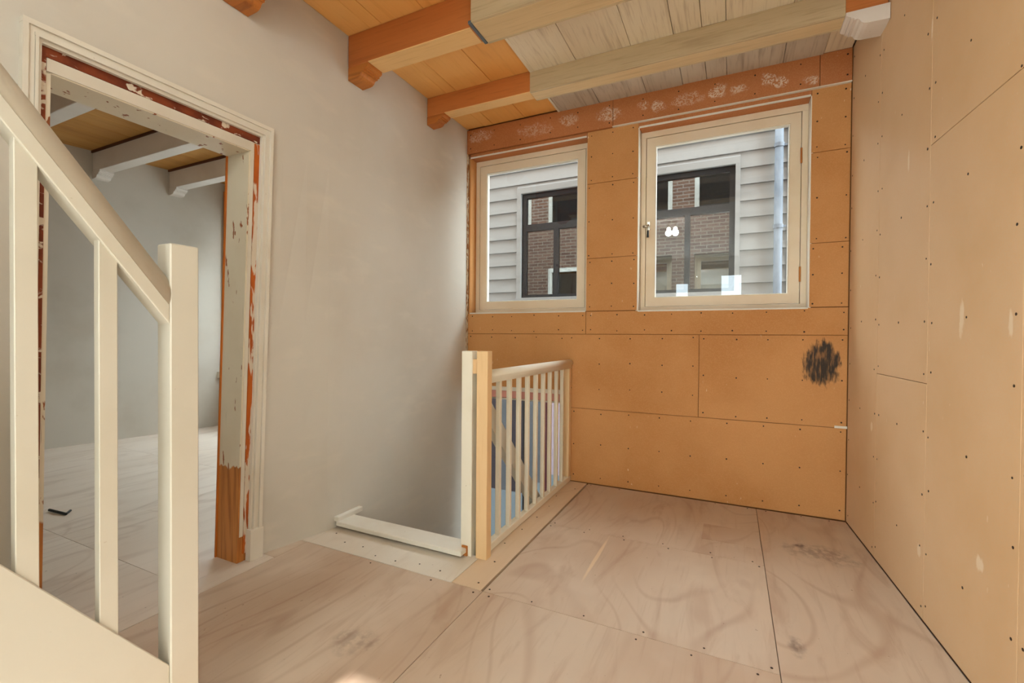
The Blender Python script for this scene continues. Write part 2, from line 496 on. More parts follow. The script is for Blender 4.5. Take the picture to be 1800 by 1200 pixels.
door = struct(thing('door_1', 'stripped doorway with white moulded casing and bare wood lining', 'doorway', (-2.2, 1.1, 0)), 'stripped doorway with white moulded casing and bare wood lining', 'doorway')
def casing(y0, y1, ztop, zb, vertical, flip):
    """moulded casing: outer fillet high, stepping down to the opening"""
    steps = ((0, .3, .030), (.3, .62, .022), (.62, .8, .026), (.8, 1, .014))
    bm = bmesh.new()
    for a, b, t in steps:
        if vertical:
            if flip: u0, u1 = y1 - (y1 - y0) * b, y1 - (y1 - y0) * a
            else: u0, u1 = y0 + (y1 - y0) * a, y0 + (y1 - y0) * b
            n = 6
            zt = ztop - a * .056 - .0012; u0 += .0007; u1 -= .0002
            for i in range(n):
                bm_box(bm, -.002, t, u0, u1, zb + (zt - zb) * i / n, zb + (zt - zb) * (i + 1) / n, lambda c: Vector((LX(c.y, c.z) + c.x, c.y, c.z)))
        else:
            h = ztop - zb
            bm_box(bm, -.002, t + .0004, y0 + a * .05, y1 - a * .05, ztop - h * b, ztop - h * a, lambda c: Vector((LX(c.y, c.z) + c.x, c.y, c.z)))
    bmesh.ops.remove_doubles(bm, verts=bm.verts, dist=.0001)
    return finish('casing', bm, 'white_paint', door)
casing(.665, .717, 2.185, 0, True, False)
casing(1.520, 1.573, 2.185, .16, True, True)
casing(.665, 1.573, 2.185, 2.128, False, False)
lbox('plinth_block', -.002, .033, 1.512, 1.578, 0, .16, 'white_paint', door)
lbox('jamb', -.172, -.008, 1.470, 1.528, 0, 2.05, 'worn_paint', door)
lbox('jamb', -.172, -.008, .707, .748, 0, 2.05, 'worn_paint', door)
lbox('head_lining', -.172, -.008, .707, 1.528, 2.045, 2.13, 'worn_paint', door)
lbox('stripped_edge', -.009, -.003, 1.497, 1.524, .04, 2.09, 'stripped_edge_orange', door)
lbox('stripped_edge', -.009, -.003, .712, .734, 0, 2.10, 'stripped_edge', door)
lbox('stripped_edge', -.009, -.002, .712, 1.524, 2.095, 2.129, 'stripped_edge', door)
lbox('rebate_strip', -.012, -.004, .736, 1.490, 2.05, 2.094, 'old_white', door)
lbox('rebate_strip', -.03, -.005, 1.478, 1.495, .13, 2.05, 'old_white', door)
lbox('bare_edge', -.178, -.168, 1.464, 1.50, 0, 2.05, 'orange_wood', door)

d2 = struct(thing('fill_light_opening', 'unseen side opening added to let fill light in', 'door', (-2.2, -2.6, 0)), 'unseen side opening added to let fill light in', 'door')  # opening added in the unseen wall part to bring in fill light
for q in ((-3.6, -3.54, 0, 2.2), (-1.66, -1.6, 0, 2.2), (-2.64, -2.56, 0, 2.14), (-3.54, -1.66, 2.14, 2.2)):
    box('fill_opening_frame', -2.28, -2.2, q[0], q[1], q[2], q[3], 'white_paint', d2)

# ------------------------------------------------------------------ rear wall with two windows
xs = [-2.30, W1[0], W3[1], W1[1], W2[0], W2[1], 1.1]
zs = [-2.7, W3[2], W3[3], W1[2], W1[3], 3.05]
bm = bmesh.new()
for (a0, a1, b0, b1) in cells(xs, zs, [W1, W2, W3]):
    bm_box(bm, a0, a1, 3.509, 3.76, b0, b1)
wb = struct(finish('wall_back', bm, 'joint'), 'rear wall lined with brown fibre boards around two windows', 'wall')
pt = .012
def bpanel(x0, x1, z0, z1, mat='brown_board', proud=0, name='fibre_board_panel'):
    g = .0016
    return box(name, x0 + g, x1 - g, YB - proud, YB + pt, z0 + g, z1 - g, mat, wb, .0008)
for a, b in ((-2.115, -.827), (-.827, .492), (.492, .662)): bpanel(a, b, 2.748, 2.955, 'brown_board_upper', .018)
for a, b in ((2.342, 2.748), (1.762, 2.342), (1.352, 1.762)): bpanel(W1[1], W2[0], a, b)
for a, b in ((2.342, 2.748), (1.762, 2.342), (1.352, 1.762)): bpanel(W2[1], .662, a, b)
bpanel(W1[0], W1[1], W1[3], 2.748, 'brown_board_upper'); bpanel(W2[0], W2[1], W2[3], 2.748, 'brown_board_upper')
bpanel(-2.115, -1.03, 1.172, 1.352); bpanel(-1.03, .662, 1.172, 1.350)
boxes('fibre_board_panel', [(-2.1134, -.2046, YB, YB + pt, .722, 1.1704), (-1.1834, -.2046, YB, YB + pt, .5886, .722)], 'brown_board', wb); bpanel(-.203, .662, .587, 1.172, 'brown_board_smudged')
bpanel(-1.185, .662, .004, .587)
# thin white strip under the upper boards
bm = bmesh.new()
bm_box(bm, -.83, .66, 3.474, YB, 2.745, 2.7505)
bead = finish('white_strip', bm, 'white_paint', wb)
pts = []
def edge_screws(x0, x1, z0, z1, y, nx=.22):
    n = max(1, round((x1 - x0) / nx))
    for i in range(n + 1):
        x = x0 + .03 + (x1 - x0 - .06) * i / n + random.uniform(-.012, .012)
        rows = [z0 + .028, z1 - .028] + ([(z0 + z1) / 2] if z1 - z0 > .4 else [])
        for z in rows: pts.append((x, y, z + random.uniform(-.008, .008)))
edge_screws(-1.185, -.203, .72, 1.172, YB); edge_screws(-.203, .662, .587, 1.172, YB); edge_screws(-1.15, .662, .03, .587, YB)
edge_screws(-2.1, -1.03, 1.172, 1.352, YB, .2); edge_screws(-1.03, .662, 1.172, 1.35, YB); edge_screws(-2.1, -1.2, .8, 1.172, YB)
for a, b in ((2.342, 2.748), (1.762, 2.342), (1.352, 1.762)):
    edge_screws(W1[1], W2[0], a, b, YB, .17); edge_screws(W2[1], .662, a, b, YB, .17)
box('corner_bead', -2.1175, -2.104, YB - .012, YB + .002, .72, 2.75, 'worn_bead', wb, 0)
edge_screws(-2.115, .662, 2.76, 2.94, YB - .018, .25)
dots('screw_heads', pts, (0, -1, 0), .0052, 'screw', wb)
tape = tag(box('tape_strip', .598, .664, YB - .003, YB, .585, .6, 'white_paint', None, 0), 'small white strip of tape on brown board joint near corner', 'tape')

def window(name, w, label, hinge):
    o = struct(thing(name, label, 'window', ((w[0] + w[1]) / 2, 3.6, w[2])), label, 'window')
    x0, x1, z0, z1 = w
    yf = 3.598
    # boarded reveals
    if name == 'window_1':
        box('reveal_board', x0 - .01, x0 + .004, YB + .002, 3.66, z0 + .001, z1 - .001, 'brown_board', o, 0)
    else:
        box('reveal_board', x0 - .01, x0 + .003, YB + .002, 3.66, z0 + .001, z1 - .001, 'white_paint', o, 0)
        box('reveal_board', x1 - .003, x1 + .01, YB + .002, 3.66, z0 + .001, z1 - .001, 'white_paint', o, 0)
    box('reveal_board', x0 + .005, x1 - .005, YB + .0045, 3.66, z1 - .0031, z1 + .01, 'brown_board_upper', o, 0)
    box('plaster_edge', x0 + .005, x1 - .005, YB - .004, YB + .004, z1 - .0055, z1 + .006, 'white_paint', o, 0)
    box('plaster_edge', x0 + .005, x1 - .005, YB - .003, YB + .012, z0 - .006, z0 + .004, 'white_paint', o, 0)
    fx0, fx1, fz0, fz1 = x0 + .004, x1 - .003, z0 + .003, z1 - .003
    fw = .036
    fr = [(fx0, fx1, yf, 3.70, fz0, fz0 + fw - .004), (fx0, fx1, yf, 3.70, fz1 - fw - .008, fz1), (fx0, fx0 + fw, yf, 3.70, fz0 + fw - .004, fz1 - fw - .008), (fx1 - fw, fx1, yf, 3.70, fz0 + fw - .004, fz1 - fw - .008)]
    for q in fr: box('frame', *q, 'window_paint', o, .0015)
    sx0, sx1, sz0, sz1 = fx0 + fw + .004, fx1 - fw - .004, fz0 + fw, fz1 - fw - .012
    sw = .064
    gx0, gx1, gz0, gz1 = sx0 + sw, sx1 - sw, sz0 + sw, sz1 - sw
    sash = boxes('sash', [(q[0], q[1], yf + .004, 3.65, q[2], q[3]) for q in ((sx0, sx1, sz0, gz0), (sx0, sx1, gz1, sz1), (sx0, gx0, gz0, gz1), (gx1, sx1, gz0, gz1))], 'window_paint', o)
    a = .006
    for q in ((gx0, gx1, gz0, gz0 + a), (gx0, gx1, gz1 - a, gz1), (gx0, gx0 + a, gz0 + a, gz1 - a), (gx1 - a, gx1, gz0 + a, gz1 - a)):
        box('glazing_bead', q[0], q[1], yf + .01, 3.645, q[2], q[3], 'white_paint', sash, .001)
    box('pane', gx0 + a, gx1 - a, 3.626, 3.630, gz0 + a, gz1 - a, 'clear_glass', sash, 0)
    if hinge:
        for z in (2.32, 1.53):
            bm = bmesh.new(); bm_cyl(bm, (sx1 + .002, yf - .002, z), (sx1 + .002, yf - .002, z + .1), .006, 8); finish('hinge', bm, 'bare_wood', o)
        h = box('handle_plate', sx0 + .008, sx0 + .03, yf - .004, yf + .004, 1.965, 2.03, 'steel', o, .002); h['label'] = 'steel lever handle'
        bm = bmesh.new(); bm_cyl(bm, (sx0 - .02, yf - .018, 1.992), (sx0 + .02, yf - .018, 1.992), .008, 10)
        bm_cyl(bm, (sx0 + .019, yf - .018, 1.998), (sx0 + .019, yf - .03, 1.955), .006, 8)
        bm_cyl(bm, (sx0 - .015, yf, 1.992), (sx0 - .015, yf - .018, 1.992), .008, 8); bm_cyl(bm, (sx0 + .019, yf + .002, 1.998), (sx0 + .019, yf - .018, 1.998), .009, 8)
        finish('handle', bm, 'steel', h, 0, True)
        bm = bmesh.new(); bm_cyl(bm, (sx0 + .019, yf - .03, 1.957), (sx0 + .018, yf - .032, 1.905), .006, 10, .0085)
        finish('handle_grip', bm, 'black_plastic', h, 0, True)['label'] = 'black grip'
    return o
window('window_1', W1, 'fixed cream framed window over the stair opening beside plastered wall', False)
window('window_2', W2, 'cream casement window with lever handle and side hinges', True)

# lower window at the foot of the stairwell
w3 = struct(thing('window_3', 'lower stairwell window seen through the balusters under a pink band', 'window', (-1.65, 3.6, W3[2])), 'lower stairwell window seen through the balusters under a pink band', 'window')
box('pink_band', -2.105, -1.195, YB, 3.52, .628, .69, 'pink_paint', w3)
box('white_ledge', -2.105, -1.195, YB - .02, 3.52, .69, .722, 'white_paint', w3)
for q in ((-2.1, -2.06, -1.26, .60), (-1.235, -1.2, -1.26, .60), (-2.1, -1.2, -1.3, -1.26), (-2.1, -1.2, .60, .625)):
    box('frame', q[0], q[1], 3.58, 3.66, q[2], q[3], 'white_paint', w3)
box('pane', -2.06, -1.235, 3.62, 3.624, -1.26, .60, 'clear_glass', w3, 0)

# ------------------------------------------------------------------ right wall
bm = bmesh.new()
vs = bm_box(bm, 0, .2, LY0, 3.51, -.22, 3.05)
for v in vs: v.co.x += RX(v.co.y) + .013
wr = struct(finish('wall_right', bm, 'joint'), 'right wall lined with tall tan fibre boards', 'wall')
def rpanel(y0, y1, z0, z1, proud=0, mat='tan_board'):
    g = .0014
    bm = bmesh.new()
    vs = bm_box(bm, 0 - proud, .0128, y0 + g, y1 - g, z0 + g, z1 - g)
    for v in vs: v.co.x += RX(v.co.y)
    return finish('fibre_board_panel', bm, mat, wr, .0008)
rpanel(2.985, 3.495, .003, 2.96); rpanel(2.403, 2.985, .003, .97); rpanel(2.403, 2.985, .97, 2.96)
rpanel(1.802, 2.403, .003, 1.932); rpanel(1.802, 2.403, 1.932, 2.96); rpanel(1.2, 1.802, .003, 2.96)
rpanel(.6, 1.2, .003, 2.96)
for a, b in ((0, .6), (-1.2, 0), (-2.4, -1.2), (-3.99, -2.4)): rpanel(a, b, .003, 2.96, 0, 'plaster_white')   # unseen part, made white for neutral bounce light
pts = []
for y0, y1 in ((2.985, 3.495), (2.403, 2.985), (1.802, 2.403), (1.2, 1.802)):
    for k in range(13):
        for y in (y0 + .03, (y0 + y1) / 2, y1 - .03):
            yy = y + random.uniform(-.012, .012)
            if y != (y0 + y1) / 2 or k % 2: pts.append((RX(yy), yy, .06 + k * .235 + random.uniform(-.02, .02)))
dots('screw_heads', pts, (-1, 0, 0), .0048, 'screw', wr)

# rear wall of the room behind the camera, with two windows
RW = ((-1.27, -.87, .5, 2.44), (-.245, .235, .5, 2.59))
bm = bmesh.new()
for (a0, a1, b0, b1) in cells([-2.3, -1.27, -.87, -.245, .235, 1.3], [-.22, .5, 2.44, 2.59, 3.05], RW):
    bm_box(bm, a0, a1, -4.16, -4.0, b0, b1)
struct(finish('wall_front', bm, 'plaster_white'), 'plain white wall with two tall windows behind the viewer', 'wall')
for i, (a0, a1, b0, b1) in enumerate(RW):
    lab = ('narrow tall window behind the viewer near stairs', 'wider tall window behind the viewer near right wall')[i]
    o = struct(thing('window_%d' % (4 + i), lab, 'window', ((a0 + a1) / 2, -4.1, b0)), lab, 'window')
    for q in ((a0, a1, b0, b0 + .05), (a0, a1, b1 - .04, b1), (a0, a0 + (.10, .04)[i], b0 + .05, b1 - .04), (a1 - .04, a1, b0 + .05, b1 - .04)):
        box('frame', q[0], q[1], -4.12, -4.05, q[2], q[3], 'white_paint', o)

# ------------------------------------------------------------------ ceiling
ceil = struct(boxes('ceiling', [(-2.3, 1.3, -4.16, 3.76, 2.99, 3.3)], 'concrete'), 'boarded ceiling, half orange varnish and half bare grey', 'ceiling')
ox = [-2.116, -1.94, -1.853, -1.56, -1.256]
def cboard(x0, x1, y0, y1, z, mat):
    g = .0016
    return box('ceiling_board', x0 + g, x1 - g, y0, y1, z, 2.99, mat, ceil, .001)
for a, b in zip(ox[:-1], ox[1:]): cboard(a, b, 1.0, 3.48, 2.962 + random.uniform(-.001, .002), 'orange_board')
gx = [-1.25, -.93, -.578, -.328, -.172, -.045, .287, .51]
for a, b in zip(gx[:-1], gx[1:]):
    cboard(a, b, 1.0, 2.95, 2.950 + random.uniform(-.002, .002), 'grey_board')
    cboard(a, b, 2.95, 3.48, 2.950 + random.uniform(-.004, .002), 'grey_board_weathered')
cboard(.51, .66, 2.95, 3.48, 2.955, 'grey_board'); cboard(.51, .74, 1.0, 2.95, 2.955, 'grey_board')
box('white_bounce_ceiling', -2.11, 1.2, -3.99, 1.0, 2.955, 2.99, 'plaster_white', ceil, 0)  # unseen ceiling made white to bounce neutral light
box('edge_batten', -1.268, -1.25, 2.98, 3.48, 2.945, 2.965, 'old_white', ceil)
box('edge_batten', -1.256, -1.235, 2.22, 2.88, 2.946, 2.965, 'grey_board', ceil)

def corbel(name, xw, y0, y1, ztop, mat, parent, side=1, L=.165, drop=.10):
    """moulded console under a beam end; side=+1 projects to +x"""
    q = drop / .075
    prof = [(0, 0), (L, 0), (L, -.016 * q), (L - .010, -.024 * q), (L - .020, -.026 * q), (L - .020, -.036 * q), (L - .034, -.036 * q), (L - .034, -.046 * q), (L - .048, -.044 * q), (L - .056, -.050 * q),
            (L - .062, -.062 * q), (L - .074, -.071 * q), (L - .092, -.075 * q), (0, -.078 * q)]
    bm = bmesh.new()
    bm_prism(bm, [(xw + side * a, ztop + b) for a, b in prof], 1, y0, y1)
    return finish(name, bm, mat, parent)

def beam(y0, y1, zb, clad, label):
    o = thing('ceiling_beam', label, 'beam', (-.7, (y0 + y1) / 2, 2.95), 'ceiling beams of the landing')
    box('beam_body', -2.113, RX(y0) - .002, y0, y1, zb, 2.962, 'orange_beam', o, .004)
    corbel('corbel', -2.114, y0 + .004, y1 - .004, zb, 'orange_corbel', o, 1, .155, .072 if zb < 2.79 else .06)
    # paler underside of the orange half
    box('pale_soffit', -1.955, -1.255, y0 + .001, y1 + .002, zb - .002, zb + .004, 'orange_light', o, .001)
    if clad:
        cx0, cy0, cy1, cz = clad
        box('cladding_board', cx0, .515, cy0 + .018, cy1, cz, cz + .02, 'grey_board_x', o, .002)
        box('cladding_board', cx0, .515, cy0, cy0 + .018, cz, 2.949, 'grey_beam', o, .002)
        box('cladding_board', cx0, .515, cy1 - .001, cy1 + .016, cz, 2.949, 'grey_beam', o, .002)
    return o
timber('orange_light', srgb(244, 200, 138), srgb(234, 184, 120), srgb(180, 110, 56), ALX, .5, .3, .2)
timber('grey_board_x', srgb(222, 194, 150), srgb(210, 180, 136), srgb(176, 144, 104), ALX, .6, .4, .3)
beam(1.32, 1.455, 2.752, (-1.23, 1.275, 1.46, 2.75), 'orange ceiling beam nearest the viewer, above the doorway casing')
bA = beam(2.088, 2.218, 2.770, (-1.225, 2.042, 2.222, 2.762), 'middle ceiling beam, orange half and boxed grey half, over the stairs landing')
box('dark_end_strip', -1.24, -1.222, 2.04, 2.225, 2.756, 2.772, 'slate_paint', bA)
bB = beam(2.888, 2.982, 2.822, (-1.255, 2.878, 2.988, 2.812), 'ceiling beam nearest the windows, orange half and boxed grey half')
c = corbel('corbel', RX(2.93), 2.86, 3.01, 2.815, 'beam_white', bB, -1, .18, .075)
c['label'] = 'chipped white painted corbel at the right wall'

# ------------------------------------------------------------------ balustrade round the stair opening
BX = -1.162
bal = thing('balustrade', 'cream painted balustrade with pine posts beside the stair opening', 'balustrade', (BX, 2.08, 0))
box('pine_post', -1.180, -1.116, 2.05, 2.10, .002, 1.073, 'pine', bal, .002)['label'] = 'unpainted pine post'
box('newel_post', -1.272, -1.208, 2.052, 2.112, -.4, 1.072, 'cream_paint_lighter', bal, .003)
box('spacer_block', -1.21, -1.178, 2.062, 2.095, .955, 1.03, 'pine', bal, .001)
box('half_post', -1.20, -1.145, 2.11, 2.155, .03, .93, 'cream_paint_lighter', bal, .002)
box('bottom_rail', -1.185, -1.143, 2.10, 3.49, .003, .046, 'cream_paint_lighter', bal, .003)
prof = []
for i in range(13):
    t = math.pi * i / 12
    prof.append((BX + .034 * math.cos(t), .944 + .027 * math.sin(t)))
prof += [(BX - .034, .936), (BX - .024, .926), (BX - .024, .903), (BX + .024, .903), (BX + .024, .926), (BX + .034, .936)]
prism('handrail', prof, 1, 2.10, 3.492, 'cream_paint_lighter', bal, 0, True)
box('pine_post', -1.19, -1.142, 3.44, 3.49, .046, .905, 'pine', bal, .002)
def baluster_mesh():
    bm = bmesh.new(); bm_box(bm, -.013, .013, -.013, .013, 0, .862)
    bmesh.ops.recalc_face_normals(bm, faces=bm.faces)
    bmesh.ops.bevel(bm, geom=list(bm.edges), offset=.002, segments=1, affect='EDGES')
    me = bpy.data.meshes.new('baluster'); bm.to_mesh(me); bm.free(); me.materials.append(M['cream_paint_lighter'])
    return me
bmsh = baluster_mesh()
for y in (2.268, 2.40, 2.533, 2.664, 2.80, 2.933, 3.062, 3.20, 3.325):
    b = bpy.data.objects.new('baluster', bmsh); COL.objects.link(b); b.parent = bal
    b.location = Vector((BX, y, .043)) - bal.location

# threshold at the head of the stairs
th = thing('stair_threshold', 'white nosing board across the head of the stair opening', 'threshold', (-1.7, 2.06, 0))
box('nosing', -2.105, -1.235, 1.995, 2.13, .018, .044, 'white_paint', th, .004)
box('riser_board', -2.105, -1.235, 2.055, 2.075, -.2, .018, 'white_paint', th, .001)
box('end_block', -2.125, -2.088, 2.0, 2.20, .04, .07, 'white_paint', th, .003)
box('bare_chip', -1.262, -1.228, 2.046, 2.053, .0, .055, 'bare_wood', th, .001)

# stairs going down, towards the rear wall
sd = thing('lower_staircase', 'cream painted stairs going down behind the balustrade', 'staircase', (-1.65, 2.1, -2.6))
for k in range(9):
    y0 = 2.13 + k * .155
    z = -.19 * (k + 1)
    if y0 + .2 < 3.49:
        box('tread', -2.10, -1.27, y0, y0 + .19, z - .03, z, 'cream_paint', sd, .003)
        box('riser', -2.10, -1.27, y0 + .155, y0 + .17, z - .19, z - .03, 'cream_paint', sd, 0)
prism('stringer', [(2.08, .06), (3.49, -1.66), (3.49, -2.0), (2.08, -.28)], 0, -1.27, -1.24, 'cream_paint', sd)
prism('handrail', [(2.16, .90), (3.30, -.26), (3.30, -.40), (2.16, .76)], 0, -1.265, -1.215, 'cream_paint', sd)

# ------------------------------------------------------------------ stairs going up in the foreground
up = thing('staircase', 'cream painted staircase rising towards the viewer on the left', 'staircase', (-1.33, .72, 0))
SL = 1.315
def sz(y, z0=.296, y0=.68): return z0 + (y0 - y) * SL
box('newel_post', -1.360, -1.300, .684, .754, .002, 1.384, 'cream_paint', up, .003)
ye = -.55
prism('stringer', [(.684, sz(.684)), (ye, sz(ye)), (ye, sz(ye) - .42), (.684 - .35, 0.004), (.684, .004)], 0, -1.332, -1.304, 'cream_paint', up, .002)
yr = -.45
prism('rail_fillet', [(.684, 1.175), (yr, 1.175 + (.684 - yr) * SL), (yr, 1.225 + (.684 - yr) * SL), (.684, 1.225)], 0, -1.352, -1.302, 'cream_paint', up, .002)
# round handrail: a tube with slightly flattened section along the slope
bm = bmesh.new()
d = Vector((0, -1, SL)).normalized(); nrm = Vector((0, SL, 1)).normalized(); sx = Vector((1, 0, 0))
n = 20; ringA, ringB = [], []
for i in range(n):
    t = 2 * math.pi * i / n
    off = sx * (.031 * math.cos(t)) + nrm * (.030 * math.sin(t))
    for ring, y in ((ringA, .684), (ringB, yr)):
        q = Vector((-1.330, y, 1.252 + (.684 - y) * SL)) + off
        k = (y - q.y) / d.y        # cut square against the upright newel face
        ring.append(bm.verts.new(q + d * k))
bm.faces.new(ringA); bm.faces.new(ringB[::-1])
for i in range(n): bm.faces.new((ringA[i], ringB[i], ringB[(i + 1) % n], ringA[(i + 1) % n]))
finish('handrail', bm, 'cream_paint', up, 0, True)
for k in range(7):
    y0, y1 = .540 - k * .1375, .576 - k * .1375
    prism('baluster', [(y0, sz(y0) - .05), (y1, sz(y1) - .05), (y1, 1.18 + (.684 - y1) * SL), (y0, 1.18 + (.684 - y0) * SL)], 0, -1.332, -1.309, 'cream_paint', up, .0015)
for k in range(12):
    z = .2 * (k + 1); y1 = .62 - .152 * k
    if z > 2.75: break
    box('tread', -2.105, -1.335, y1 - .19, y1, z - .03, z, 'cream_paint', up, .003)
    box('riser', -2.105, -1.335, y1 - .19, y1 - .17, z, min(z + .17, 2.9), 'cream_paint', up, 0)
prism('wall_stringer', [(.66, .05), (ye, .05 + (.66 - ye) * SL + .25), (ye, .05 + (.66 - ye) * SL - .2), (.5, .004), (.66, .004)], 0, -2.112, -2.09, 'cream_paint', up, .001)

# ------------------------------------------------------------------ adjacent room seen through the doorway
AW = [(-6.6, -.68), (-5.806, 3.731)]
struct(boxes('floor_adjacent', [(-6.9, -2.2, -.2, 3.76, -.22, -.018)], 'concrete'), 'plywood covered floor of the room beyond the doorway', 'floor')
fa = bpy.data.objects['floor_adjacent']
for x0, x1 in ((-3.42, -2.117), (-4.64, -3.42), (-5.86, -4.64), (-6.9, -5.86)):
    for y0, y1 in ((-.2, 1.235), (1.235, 2.46), (2.46, 3.72)):
        if x1 > -2.2:   # runs under the wall up to the landing sheets
            box('plywood_sheet', x0 + .001, (x1 - .001) if y1 < 1.3 else -2.24, y0 + .001, y1 - .001, -.018, -.0004, 'plywood_grey', fa, .0006)
        else:
            box('plywood_sheet', x0 + .001, x1 - .001, y0 + .001, y1 - .001, -.018, 0, 'plywood_grey', fa, .0006)
box('plywood_sheet', -2.24, -2.117, 1.235, 1.6, -.018, -.0006, 'plywood_grey', fa, 0)
bm = bmesh.new()
(ax0, ay0), (ax1, ay1) = AW
for v in bm_box(bm, -.15, 0, ay0, ay1 + .05, 0, 3.15): v.co.x += ax0 + (ax1 - ax0) * (v.co.y - ay0) / (ay1 - ay0)
struct(finish('wall_adjacent_far', bm, 'plaster_adjacent'), 'pale plastered far wall of the room beyond the doorway', 'wall')
AWIN = [(-3.54, -2.48, 1.0, 2.6), (-5.55, -4.25, .75, 2.6)]
bm = bmesh.new()
for (a0, a1, b0, b1) in cells([-6.9, -5.55, -4.25, -3.54, -2.48, -2.29], [-.22, .75, 1.0, 2.6, 3.15], AWIN):
    bm_box(bm, a0, a1, 3.72, 3.76, b0, b1)
struct(finish('wall_adjacent_back', bm, 'plaster_white'), 'window wall of the room beyond the doorway', 'wall')
struct(boxes('wall_adjacent_front', [(-6.9, -2.25, -.36, -.2, -.22, 3.15)], 'plaster_white'), 'plain near wall of the room beyond the doorway', 'wall')
t1 = struct(box('trim_1', -5.80, -5.73, 3.66, 3.72, 0, 2.95, 'orange_wood', None), 'orange wooden window trim at far corner beyond the doorway', 'trim')
box('sill_end', -5.86, -5.76, 3.60, 3.72, .60, .68, 'white_paint', t1)
ceil_a = struct(box('ceiling_adjacent', -6.9, -2.29, -.36, 3.76, 3.075, 3.3, 'concrete', None, 0), 'orange boarded ceiling of the room beyond the doorway', 'ceiling')
for k in range(20):
    x1 = -2.29 - k * .23
    box('ceiling_board', x1 - .228, x1 - .002, -.19, 3.71, 3.055, 3.075, 'adjacent_board', ceil_a, .001)
for y0, lab in ((1.66, 'left one, nearest of those seen through the doorway'), (2.44, 'middle one of those seen through the doorway'), (3.10, 'right one, farthest through the doorway')):
    xe = ax0 + (ax1 - ax0) * (y0 - ay0) / (ay1 - ay0) + .004
    o = thing('painted_beam', 'white painted beam in the adjacent room, ' + lab, 'beam', (-4, y0, 2.9), 'white beams of the adjacent room')
    box('beam_body', xe, -2.292, y0, y0 + .115, 2.84, 3.05, 'beam_white', o, .004)
    box('dark_batten', xe, -2.292, y0 - .012, y0, 3.030, 3.054, 'dark_brown', o, 0)
    corbel('corbel', xe + .002, y0 - .004, y0 + .12, 2.84, 'beam_white', o, 1, .15, .075)
# small black hook on the adjacent floor
bm = bmesh.new()
bm_cyl(bm, (-3.95, 1.37, .012), (-3.78, 1.39, .008), .008, 8); bm_cyl(bm, (-3.78, 1.39, .008), (-3.83, 1.43, .008), .007, 8)
tag(finish('metal_hook', bm, 'black_plastic'), 'small black bent metal hook lying on the plywood beyond the doorway', 'hook')

# ------------------------------------------------------------------ ceiling lamp behind the viewer
lamp = thing('ceiling_lamp', 'plain ceiling lamp with two bare bulbs above the viewer', 'lamp', (-.85, -.3, 2.95))
bm = bmesh.new(); bm_cyl(bm, (-.85, -.3, 2.948), (-.85, -.3, 2.92), .07, 20); finish('ceiling_rose', bm, 'white_paint', lamp)
for dx in (-.05, .05):
    bm = bmesh.new(); bm_cyl(bm, (-.85 + dx, -.3, 2.93), (-.85 + dx, -.3, 2.88), .016, 12); so = finish('socket', bm, 'white_paint', lamp)
    bm = bmesh.new(); bmesh.ops.create_uvsphere(bm, u_segments=16, v_segments=10, radius=.034, matrix=Matrix.Translation((-.85 + dx, -.3, 2.85)))
    finish('bulb', bm, 'bulb_glow', so, 0, True)
    light('bulb_light', 'POINT', (-.85 + dx, -.3, 2.79), (0, 0, 0), 9, (.9, .96, 1), shadow_soft_size=.05)

# ------------------------------------------------------------------ outside: our own brick facade, alley and the neighbouring house
UPW = [(x0, x0 + 1.06, 3.45, 4.9) for x0 in (-5.0, -3.54, -2.09, -.637, .81)]
LOW = [W1, W2, (-3.54, -2.48, 1.0, 2.6), (-5.55, -4.25, .75, 2.6), W3]
xs = sorted({-9.0, 3.5} | {h[0] for h in UPW + LOW} | {h[1] for h in UPW + LOW})
zs = sorted({-2.7, 9.0} | {h[2] for h in UPW + LOW} | {h[3] for h in UPW + LOW})  # facade carried up to keep sky light off the house opposite
bm = bmesh.new()
for (a0, a1, b0, b1) in cells(xs, zs, UPW + LOW): bm_box(bm, a0, a1, 3.76, 3.83, b0, b1)
fac = struct(finish('wall_facade', bm, 'brick'), 'brown brick outside face of the house, mirrored in the opposite window', 'wall')
def outer_frame(h, glass):
    a0, a1, b0, b1 = h
    for q in ((a0, a1, b0, b0 + .08), (a0, a1, b1 - .08, b1), (a0, a0 + .08, b0 + .08, b1 - .08), (a1 - .08, a1, b0 + .08, b1 - .08)):
        box('window_frame', q[0], q[1], 3.78, 3.84, q[2], q[3], 'white_paint', fac, 0)
    if glass: box('window_glass', a0, a1, 3.80, 3.81, b0, b1, 'dark_room', fac, 0)
for h in UPW: outer_frame(h, True)
for h in LOW[2:4]: outer_frame(h, False)
struct(boxes('upper_storey_sky_block', [(-9, 3.5, -4.16, 3.76, 3.3, 9.0)], 'concrete'), 'unseen solid upper storeys, added to block the sky', 'wall')  # unseen solid mass added above the ceiling to block the sky
struct(boxes('ground', [(-12, 8, 3.4, 7, -2.8, -2.7), (-2.3, 1.3, 1.9, 3.5, -2.8, -2.7)], 'paving'), 'paved alley floor between the houses', 'ground')
struct(boxes('wall_stairwell', [(-1.19, -1.16, 2.07, 3.505, -2.7, -.22), (-2.3, -1.19, 2.0, 2.05, -2.7, -.22)], 'mauve_plaster'), 'plastered sides of the stairwell below the floor', 'wall')

